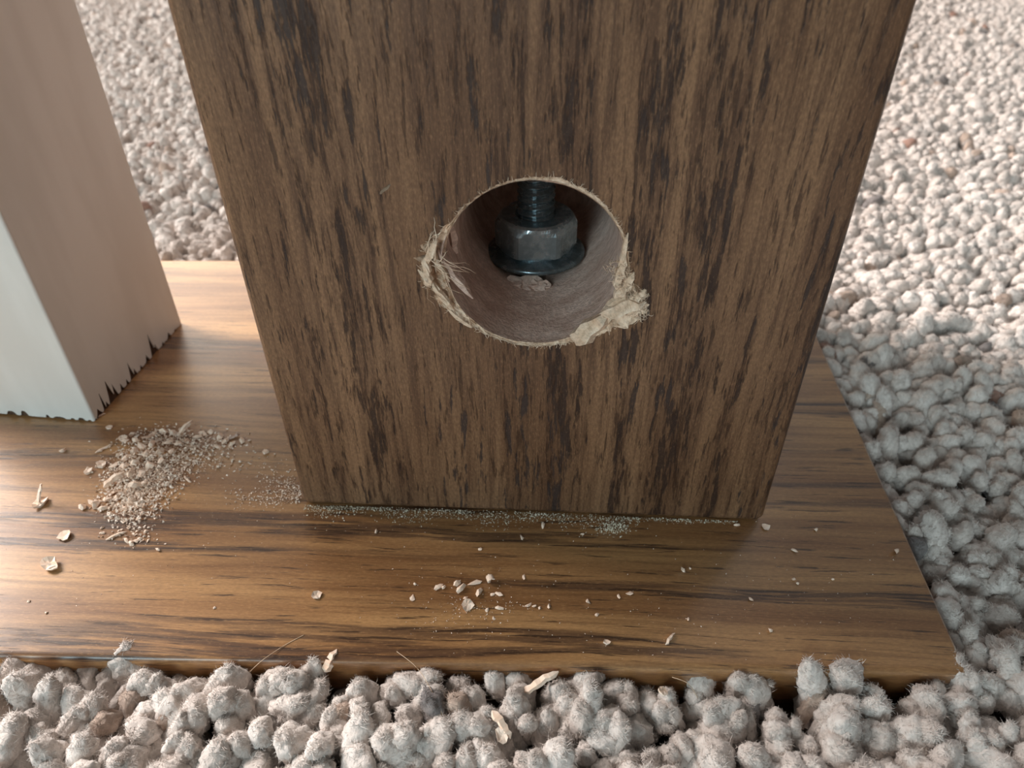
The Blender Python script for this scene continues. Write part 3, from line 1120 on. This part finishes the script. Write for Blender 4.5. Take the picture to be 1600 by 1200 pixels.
for u, v, s, st, lb in (
        (819, 902, .35, 1.6, 'tiny slanted crumb just right of the curled flake in the front cluster'),
        (918, 941, .45, 1.2, 'small pale crumb midway between the front cluster and the pinkish sliver'),
        (985, 928, .4, 1.8, 'thin pale crumb, right one of a pair right of the front cluster'),
        (967, 932, .35, 1.4, 'tiny crumb, left one of a pair right of the front cluster'),
        (933, 961, .35, 1, 'tiny crumb below the crumb midway to the pinkish sliver'),
        (1067, 893, .45, 1, 'bright round crumb on a dark grain band right of centre'),
        (1078, 889, .25, 1, 'minute crumb touching the bright round crumb on the dark band'),
        (1173, 937, .45, 1.2, 'pale crumb below the right corner of the post foot'),
        (1240, 906, .35, 1, 'upper of two close crumbs right of the post foot'),
        (1246, 912, .3, 1, 'lower of two close crumbs right of the post foot'),
        (1301, 905, .3, 1, 'tiny lone crumb toward the right end of the board'),
        (1203, 986, .35, 1.2, 'tiny crumb nearest the front edge on the right of the board'),
        (1075, 968, .25, 1.4, 'minute crumb just above the pinkish sliver'),
        (588, 831, .35, 1.8, 'slim pale crumb under the left part of the post foot'),
        (750, 858, .35, 1, 'tiny crumb between the post foot and the front cluster'),
        (848, 821, .4, 1.5, 'bright crumb in the grey dust line under the post'),
        (910, 835, .3, 1.2, 'tiny crumb left of the grey dust clump'),
        (815, 840, .35, 1.5, 'small crumb just in front of the dust line at the middle'),
        (1150, 822, .35, 1.6, 'tiny pale crumb against the post foot near its right corner'),
        (1240, 860, .4, 1.6, 'pale sliver-like crumb in front of the thin buff flake'),
        (1400, 862, .4, 2.2, 'thin pale crumb at the right end of the board'),
        (1275, 828, .3, 1.5, 'tiny crumb right of the thin buff flake'),
        (73, 958, .3, 1, 'tiny crumb low at the left edge of the board, right of another'),
        (45, 940, .3, 1, 'tiny crumb nearest the left edge of the board'),
        (335, 950, .3, 1, 'tiny crumb left of the lone flake before the post')):
    crumb(u, v, s, lb, 'crumbs along the board front', stretch=st)

# grey dust clump by the post foot
pts = []
for _ in range(260):
    a = random.gauss(0, 1)
    p = at(960 + 13 * a, 826 + 5 * random.gauss(0, 1))
    pts.append((p.x, min(p.y, -1.2), max(0, 1.1 - .35 * a * a) * random.random()))
grain_cloud('dust_clump', pts, 'grey-green clump of dust at the foot of the post', 'dust', M_GREYDUST, .1, .28)

# debris under the washer inside the hole
pp = _pm @ Vector((-.8, 20.5, 36.0))
_r = random.Random(7)
_bits = [flake(2.6, 81, .9, .5)]
for _i in range(9):
    _f = flake(.7 + .5 * _r.random(), 200 + _i, .5, .6)
    _dx, _dy, _dz = _r.uniform(-2.9, 2.9), _r.uniform(-1.6, 1.6), _r.uniform(.1, .5)
    _bits.append(([(x + _dx, y + _dy, z + _dz) for x, y, z in _f[0]], _f[1]))
o = mesh_obj('wood_flake', *merge(_bits), M_BORE, smooth=False)
o.location = (pp.x * MM, pp.y * MM, (pp.z - 1.2) * MM)
o.rotation_euler = (math.radians(20), 0, 0)
tag(o, 'pinkish wood flake under the washer inside the hole', 'wood chip')

# bits lying in the carpet
chip('husk', 519, 1037, shard(3.6, 1.2, .9, 91, .3, 8), (0, -25, 62), 'pale yellow husk standing at the front edge of the board', 'husk', z=-1.5, dz=.8)
chip('wood_shaving', 437, 1048, curl(.9, .5, .8, 93), (0, 0, 20), 'tiny pale curl caught in the carpet below the sheen', z=-2.5, dz=.6)
chip('wood_splinter', 845, 1070, shard(6.0, 1.2, .7, 95, .4, 8), (0, -14, 26), 'long buff sliver lying where carpet meets board', 'splinter', z=-2.0, dz=.8)
chip('wood_shaving', 784, 1135, merge([shard(4.4, 1.1, .5, 97, .5, 8), ([(x + 1.2, y - 1.0, z + .2) for x, y, z in flake(1.0, 98, .4)[0]], flake(1.0, 98, .4)[1])]), (0, 20, -48),
     'bent pale shaving resting in the carpet at the bottom', z=-1.0, dz=.6)
chip('wood_flake', 1035, 1083, flake(.7, 99, .4), (0, 20, 0), 'small buff flake in the carpet under the right of the post', z=-2.0, dz=.6)


def hair(pix, z, label, rad=.045):
    P = [at(u, v, zz) for (u, v), zz in zip(pix, z)]
    # Catmull-Rom through the points
    q = []
    for i in range(len(P) - 1):
        p0, p1, p2, p3 = P[max(i - 1, 0)], P[i], P[i + 1], P[min(i + 2, len(P) - 1)]
        for k in range(8):
            t = k / 8
            q.append(.5 * ((2 * p1) + (p2 - p0) * t + (2 * p0 - 5 * p1 + 4 * p2 - p3) * t * t + (3 * p1 - p0 - 3 * p2 + p3) * t ** 3))
    q.append(P[-1])
    v, f = tube(q, rad, 5)
    o = mesh_obj('hair', v, f, M_HAIR)
    tag(o, label, 'hair')


hair([(390, 1050), (412, 1030), (445, 1008), (475, 992)], (-1.5, .3, .1, .05), 'fine pale hair curving over the left front edge')
hair([(620, 1018), (650, 1042), (672, 1075), (692, 1120), (700, 1152)], (.1, .4, .2, -.5, -1.5), 'fine pale hair hanging from the board to the carpet')
hair([(1050, 1058), (1075, 1068), (1090, 1090)], (.1, .5, -1.5), 'short pale hair at the board edge on the right')
